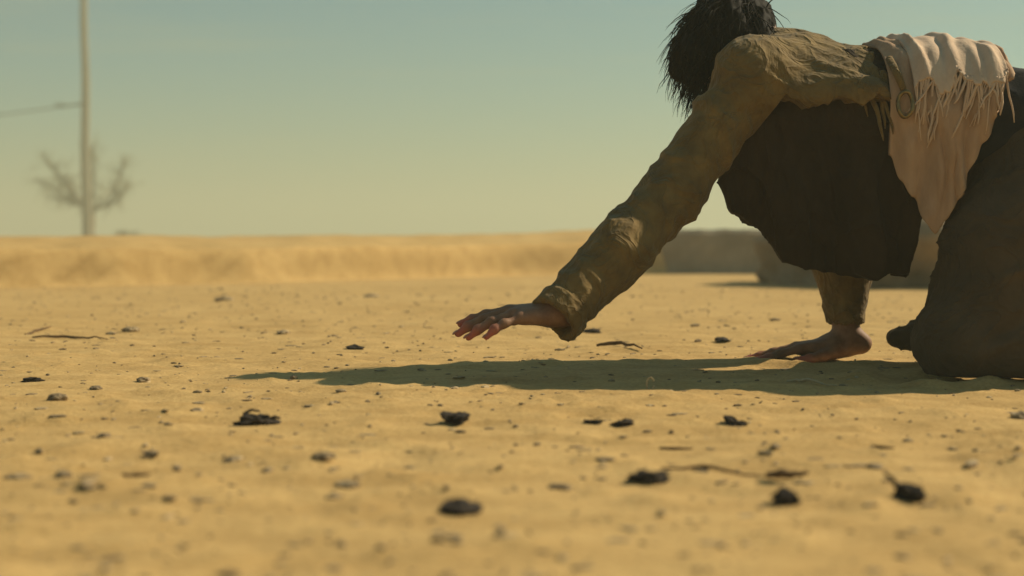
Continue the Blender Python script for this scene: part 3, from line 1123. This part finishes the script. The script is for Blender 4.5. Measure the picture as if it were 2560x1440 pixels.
# scarf wrapped over the back at the waist, hanging to a point on the near side
def sheet(name, m, xs, zend, lift, seed, nt=90, thick=0.006, parent=None):
    yc, zc, Ry, Rz = 2.80, 0.458, 0.188 + lift, 0.130 + lift
    rows = []
    for i, x in enumerate(xs):
        ze = zend(x) + 0.006 * math.sin(x * 140 + seed) + 0.004 * math.sin(x * 310)
        arc = [(yc + Ry * math.cos(a), zc - 0.10 * (x - 0.8) + Rz * math.sin(a)) for a in np.linspace(rad(70), rad(180), 40)]
        pts = [p for p in arc]
        y0, z0 = arc[-1]
        if ze < z0:
            for t in np.linspace(0, 1, 24)[1:]:
                pts.append((y0 + 0.012 * t, z0 + (ze - z0) * t))
        else:
            pts = [p for p in arc if p[1] >= ze or p[0] > yc]
        L = [0]
        for a, b_ in zip(pts[:-1], pts[1:]):
            L.append(L[-1] + math.dist(a, b_))
        T = np.linspace(0, L[-1], nt)
        rows.append(np.stack([np.full(nt, x), np.interp(T, L, [p[0] for p in pts]), np.interp(T, L, [p[1] for p in pts])], 1))
    G = np.array(rows)
    fold = 0.0035 * np.sin(G[..., 0] * 150 + 6 * vnoise(G[..., 0] * 20 + seed, G[..., 1] * 8, G[..., 2] * 8)) + 0.011 * ridge(vnoise(G[..., 0] * 26 + 3 * G[..., 2], G[..., 1] * 5 + seed, G[..., 2] * 5), 1.5) + 0.005 * vnoise(G[..., 0] * 60, G[..., 1] * 20 + seed, G[..., 2] * 20)
    hang = np.clip((0.56 - G[..., 2]) / 0.12, 0.15, 1)
    G[..., 1] -= fold * hang * 0.9
    G[..., 2] += fold * (1 - hang)
    n, k = G.shape[:2]
    idx = np.arange(n * k).reshape(n, k)
    Fq = np.stack([idx[:-1, :-1], idx[1:, :-1], idx[1:, 1:], idx[:-1, 1:]], -1).reshape(-1, 4)
    o = mesh_obj(name, G.reshape(-1, 3), Fq, m, parent, loc=(0, 0, 0))
    md = o.modifiers.new('thickness', 'SOLIDIFY')
    md.thickness = thick
    md.offset = 0
    return o, G


zl = lambda x: float(np.interp(x, [0.660, 0.69, 0.735, 0.755, 0.80, 0.85, 0.875], [0.40, 0.35, 0.262, 0.256, 0.36, 0.49, 0.53]))
scarf, _ = sheet('scarf', M['scarf_shaded'], np.linspace(0.668, 0.872, 90), zl, 0.010, 2.0, parent=person)
zt = lambda x: 0.505 + 0.008 * math.sin(x * 90)
upper, GU = sheet('scarf_upper_fold', M['scarf'], np.linspace(0.705, 0.860, 80), zt, 0.022, 6.0, parent=scarf)


def fringe():
    rnd = random.Random(8)
    for k in range(48):
        i = int((k + rnd.uniform(0.1, 0.9)) / 48 * 79)
        p = V(GU[i, -1])
        ln = rnd.uniform(0.040, 0.095)
        sway = rnd.gauss(-0.15, 0.22)
        pts = [p + V((0, 0.004, 0.010))]
        q = p.copy()
        for s_ in range(6):
            pts.append(q.copy())
            q = q + V((sway * ln / 5 + rnd.gauss(0, 0.0015), rnd.gauss(-0.001, 0.0015), -ln / 5))
        r = rnd.uniform(0.0010, 0.0024)
        m_ = MB()
        m_.tube(pts, [r, r, r * 1.1, r, r * .9, r * .8, r * .5], 6)
        m_.build('fringe_strand', M['scarf'], scarf)


fringe()


def torn_strips():
    rnd = random.Random(15)
    for k in range(11):
        x = rnd.uniform(0.60, 0.685)
        a = rad(rnd.uniform(135, 176))
        p = V((x, 2.80 + 0.186 * math.cos(a), 0.470 + 0.133 * math.sin(a)))
        ln = rnd.uniform(0.05, 0.11)
        w = rnd.uniform(0.0025, 0.006)
        pts = []
        q = p.copy()
        d = V((0.35 + rnd.gauss(0, 0.2), -0.4, -0.6)).normalized()
        for s_ in range(7):
            pts.append(q.copy())
            d = (d + V((rnd.gauss(0, 0.15), 0.03 if q.y < 2.61 else -0.05, -0.35))).normalized()
            q = q + d * ln / 6
        m_ = MB()
        m_.tube(pts, [w, w * 1.2, w, w * .9, w * .8, w * .6, w * .2], 5)
        m_.build('torn_strip', M['jacket'], jacket)
    # the strap loop with its buckle at the torn hem
    m_ = MB()
    c = V((0.688, 2.586, 0.478))
    ring = [c + V((0.012 * math.cos(t), 0.002 * math.sin(3 * t), 0.022 * math.sin(t))) for t in np.linspace(0, 2 * math.pi, 25)]
    m_.tube(ring, [0.0036] * 25, 6, cap=False)
    m_.build('buckle', M['metal'], jacket)
    m_ = MB()
    m_.tube([(0.672, 2.632, 0.565), (0.680, 2.602, 0.530), (0.687, 2.588, 0.499)], [0.006, 0.007, 0.005], 6)
    m_.build('strap', M['jacket'], jacket)


torn_strips()


# ------------------------------------------------------------------ debris on the sand
def clod(x, y, w, h, label, seed, kind='clod', depth=0.8, rotz=0.0, extra=None, tilt=0.0):
    name = {'clod': 'dark_clod', 'stone': 'small_stone'}[kind]
    o = lump(name, M[kind], (x, y, gz(x, y)), (w, w * depth, h), seed, sub=3, amp=0.42 if kind == 'clod' else 0.22, freq=1.9, rotz=rotz, sink=0.12, tilt=tilt)
    tag(o, label, 'clod' if kind == 'clod' else 'stone', 'dark clods lying on the sand' if kind == 'clod' else 'small stones on the sand')
    if extra:
        m_ = MB()
        for e in extra:
            m_.tube([V(q) for q in e], [0.0034 * (1 - 0.6 * i / (len(e) - 1)) for i in range(len(e))], 5)
        m_.build('root_fibre', M['clod'], o)
    return o


def from_px(px, py):
    """metres on the flat ground for a spot noted in the survey sheet (see CLODS)"""
    y = 846.0 / (py - 608.0)
    return (px - 1280.0) * y / 3600.0, y


CLODS = [
    # px, py of the foot, width m, height m, label
    (638, 1062, .046, .022, 'curled dark clod, leftmost of the big ones below the shadow', [((-.012, 0, .002), (-.016, .002, .010), (-.007, .004, .015), (.004, .006, .013)), ((.010, 0, .0), (.024, .004, .006), (.031, .004, .004))]),
    (1142, 1060, .044, .024, 'solid black clod below the middle of the long shadow', None),
    (1484, 1062, .024, .011, 'small brown clod just left of its darker twin below the shadow', None),
    (1560, 1066, .030, .015, 'dark clod just right of a smaller brown one below the shadow', None),
    (1838, 1062, .028, .019, 'lone tilted dark clod below the shadow at right', None),
    (1624, 1194, .036, .020, 'black clod at the left end of the long curved twig', None),
    (1966, 1256, .032, .024, 'black clod in the foreground under the flat bark chip', None),
    (2276, 1248, .028, .026, 'upright dark clod in the foreground, rightmost of the big ones', [((.004, 0, .0), (.010, 0, .018), (.016, 0, .026))]),
    (1150, 1268, .042, .018, 'dark clod in the foreground below the solid black one', None),
    (886, 876, .040, .016, 'brown clod above the left end of the long shadow', None),
    (1476, 828, .056, .022, 'dark clod on the sand just right of the reaching hand', None),
    (1806, 852, .048, .016, 'flat brown clod left of the planted hand', None),
    (76, 955, .034, .013, 'flat dark clod near the left edge, level with the shadow', None),
]
for i, (px, py, w, h, lab, ex) in enumerate(CLODS):
    x, y = from_px(px, py)
    clod(x, y, w, h * 0.72, lab, 8.9 + 2.63 * i, rotz=i * 1.3, extra=ex, depth=0.75, tilt=0.25 if 'tilted' in lab or 'upright' in lab else 0.0)

STONES = [
    (326, 828, .048, .017, 'small brown stone alone on the far sand at left'),
    (708, 836, .036, .013, 'small brown stone on the far sand above the shadow tip'),
    (356, 954, .030, .012, 'small stone on the sand left of the shadow tip'),
    (238, 974, .022, .008, 'tiny stone between two others left of the shadow tip'),
    (140, 1002, .030, .014, 'rounded stone near the left edge below the flat dark clod'),
    (256, 1103, .020, .009, 'grey stone on the lower left sand'),
    (152, 1194, .020, .009, 'dark rounded stone at lower left'),
    (40, 1194, .026, .007, 'flat stone at the very left of the foreground'),
    (582, 1142, .024, .007, 'flat stone left of centre in the foreground'),
    (490, 1030, .022, .007, 'thin flat stone left of the curled clod'),
    (806, 1158, .026, .009, 'flat brown stone in the foreground left of centre'),
    (1680, 1079, .007, .006, 'tiny black stone right of the paired clods'),
    (2552, 1044, .030, .013, 'dark stone at the right edge below the knee'),
    (868, 1206, .028, .008, 'flat stone in the foreground right of a short twig'),
    (560, 750, .080, .022, 'low stone near the foot of the sand bank'),
    (928, 742, .075, .020, 'low stone on the sand below the bank, farthest of all'),
    (2190, 1172, .020, .006, 'pale flat stone at lower right'),
    (1400, 1206, .022, .007, 'flat stone left of the clod with the curved twig'),
]
for i, (px, py, w, h, lab) in enumerate(STONES):
    x, y = from_px(px, py)
    clod(x, y, w, h, lab, 61.7 + 3.31 * i, 'stone', rotz=i * 0.9)


def twig(pxs, r, label, m_='twig', lift=0.0, name='twig', seed=1):
    rnd = random.Random(seed)
    pts = []
    n = 12
    for i in range(n + 1):
        t = i / n * (len(pxs) - 1)
        k = min(int(t), len(pxs) - 2)
        a = np.array(from_px(*pxs[k])); b_ = np.array(from_px(*pxs[k + 1]))
        q = a + (b_ - a) * (t - k)
        pts.append((q[0], q[1], gz(q[0], q[1]) + r * 0.6 + lift * math.sin(math.pi * i / n) + rnd.uniform(0, r * 0.6)))
    m1 = MB()
    m1.tube(pts, [r * (1 - 0.55 * abs(2 * i / n - 0.8)) for i in range(n + 1)], 6)
    o = m1.build(name, M[m_], None, loc=pts[0])
    tag(o, label, 'twig' if name != 'straw' else 'straw', 'twigs and straws on the sand')
    return o


twig([(1655, 1176), (1760, 1172), (1840, 1177), (1920, 1190)], .0022, 'long thin curved twig trailing right from a black clod', lift=.003, seed=2)
twig([(1492, 872), (1545, 873), (1606, 878)], .0050, 'straight dark twig on the sand between the two hands', lift=.004, seed=3)
twig([(60, 840), (95, 832), (125, 822)], .0040, 'short slanting twig near the left edge', seed=4)
twig([(78, 850), (170, 848), (268, 854)], .0035, 'long thin twig lying flat under a slanting one at left', seed=5)
twig([(300, 1206), (372, 1203)], .0028, 'short dark twig at lower left', seed=6)
twig([(1650, 1114), (1735, 1113)], .0022, 'short flat twig right of the paired clods', seed=7)
twig([(2185, 1130), (2240, 1134)], .0020, 'tiny flat twig on the lower right sand', seed=8)
twig([(1970, 952), (2020, 962), (2095, 968)], .0030, 'pale bleached straw lying in the shadow near the knee', 'straw', .004, 'straw', 9)
twig([(1918, 1196), (1970, 1198), (2025, 1201)], .0052, 'flat dark strip of bark above a foreground clod', lift=.002, seed=10)
m = MB()
lx, ly = from_px(1627, 978)
ring = [(lx + .006 * math.cos(t), ly, gz(lx, ly) + .011 + .010 * math.sin(t)) for t in np.linspace(0.4, 6.0, 18)]
m.tube(ring, [.0014] * 18, 5)
tag(m.build('straw', M['straw'], None, loc=(lx, ly, gz(lx, ly))), 'tiny pale looped straw standing in the middle of the shadow', 'straw', 'twigs and straws on the sand')


def scatter():
    """Fine grit, crumbs and dry bits that nobody could count."""
    rnd = random.Random(99)
    bm = bmesh.new()
    bmesh.ops.create_icosphere(bm, subdivisions=1, radius=1.0)
    base = np.array([v.co[:] for v in bm.verts]); fc = np.array([[v.index for v in f.verts] for f in bm.faces])
    bm.free()
    Vv, Ff = [], []
    n = 0
    for k in range(4700):
        flat = k >= 4200
        y = 0.95 + 7.0 * rnd.random() ** 1.35
        x = rnd.uniform(-0.48, 0.48) * y
        s = rnd.lognormvariate(0, 0.55) * 0.0017 * (0.75 + 0.10 * y)
        s = min(s, 0.013)
        a = rnd.uniform(0, 6.28)
        if flat:
            s = rnd.uniform(0.0035, 0.0075); a = rnd.gauss(0, 0.4)
        sc_ = np.array([s * rnd.uniform(1.0, 2.4), s * rnd.uniform(0.7, 1.2), s * (0.25 if flat else rnd.uniform(0.45, 0.8))])
        v = base * (1 + 0.35 * (np.array([rnd.random() for _ in range(len(base))])[:, None] - 0.5)) * sc_
        c, q = math.cos(a), math.sin(a)
        v = np.stack([v[:, 0] * c - v[:, 1] * q + x, v[:, 0] * q + v[:, 1] * c + y, v[:, 2]], 1)
        Vv.append(v); Ff.append(fc + n); n += len(base)
        v[:, 2] += sc_[2] * 0.35
    Vv = np.concatenate(Vv)
    Vv[:, 2] += np.repeat(ground_z(Vv.reshape(-1, len(base), 3)[:, :, 0].mean(1), Vv.reshape(-1, len(base), 3)[:, :, 1].mean(1)), len(base))
    o = mesh_obj('grit', Vv, np.concatenate(Ff), M['stone'], smooth=False)
    tag(o, 'fine brown grit and crumbs scattered over the sand', 'grit', kind='stuff')


scatter()

# ------------------------------------------------------------------ dusty air
bm = bmesh.new()
bmesh.ops.create_cube(bm, size=1.0)
for v in bm.verts:
    v.co = (v.co.x * 1040, v.co.y * 1040, -1.2 if v.co.z < 0 else 12.3)
me = bpy.data.meshes.new('haze'); bm.to_mesh(me); bm.free()
hm = bpy.data.materials.new('dusty_air')
hm.use_nodes = True
hn = hm.node_tree.nodes
for q in list(hn):
    if q.type != 'OUTPUT_MATERIAL':
        hn.remove(q)
pv = hn.new('ShaderNodeVolumePrincipled')
pv.inputs['Color'].default_value = (0.66, 0.72, 0.60, 1)
pv.inputs['Density'].default_value = 0.009
pv.inputs['Anisotropy'].default_value = 0.2
hm.node_tree.links.new(pv.outputs['Volume'], hn['Material Output'].inputs['Volume'])
me.materials.append(hm)
tag(link(bpy.data.objects.new('haze', me)), 'pale dusty air over the whole sand flat', 'haze', kind='stuff')
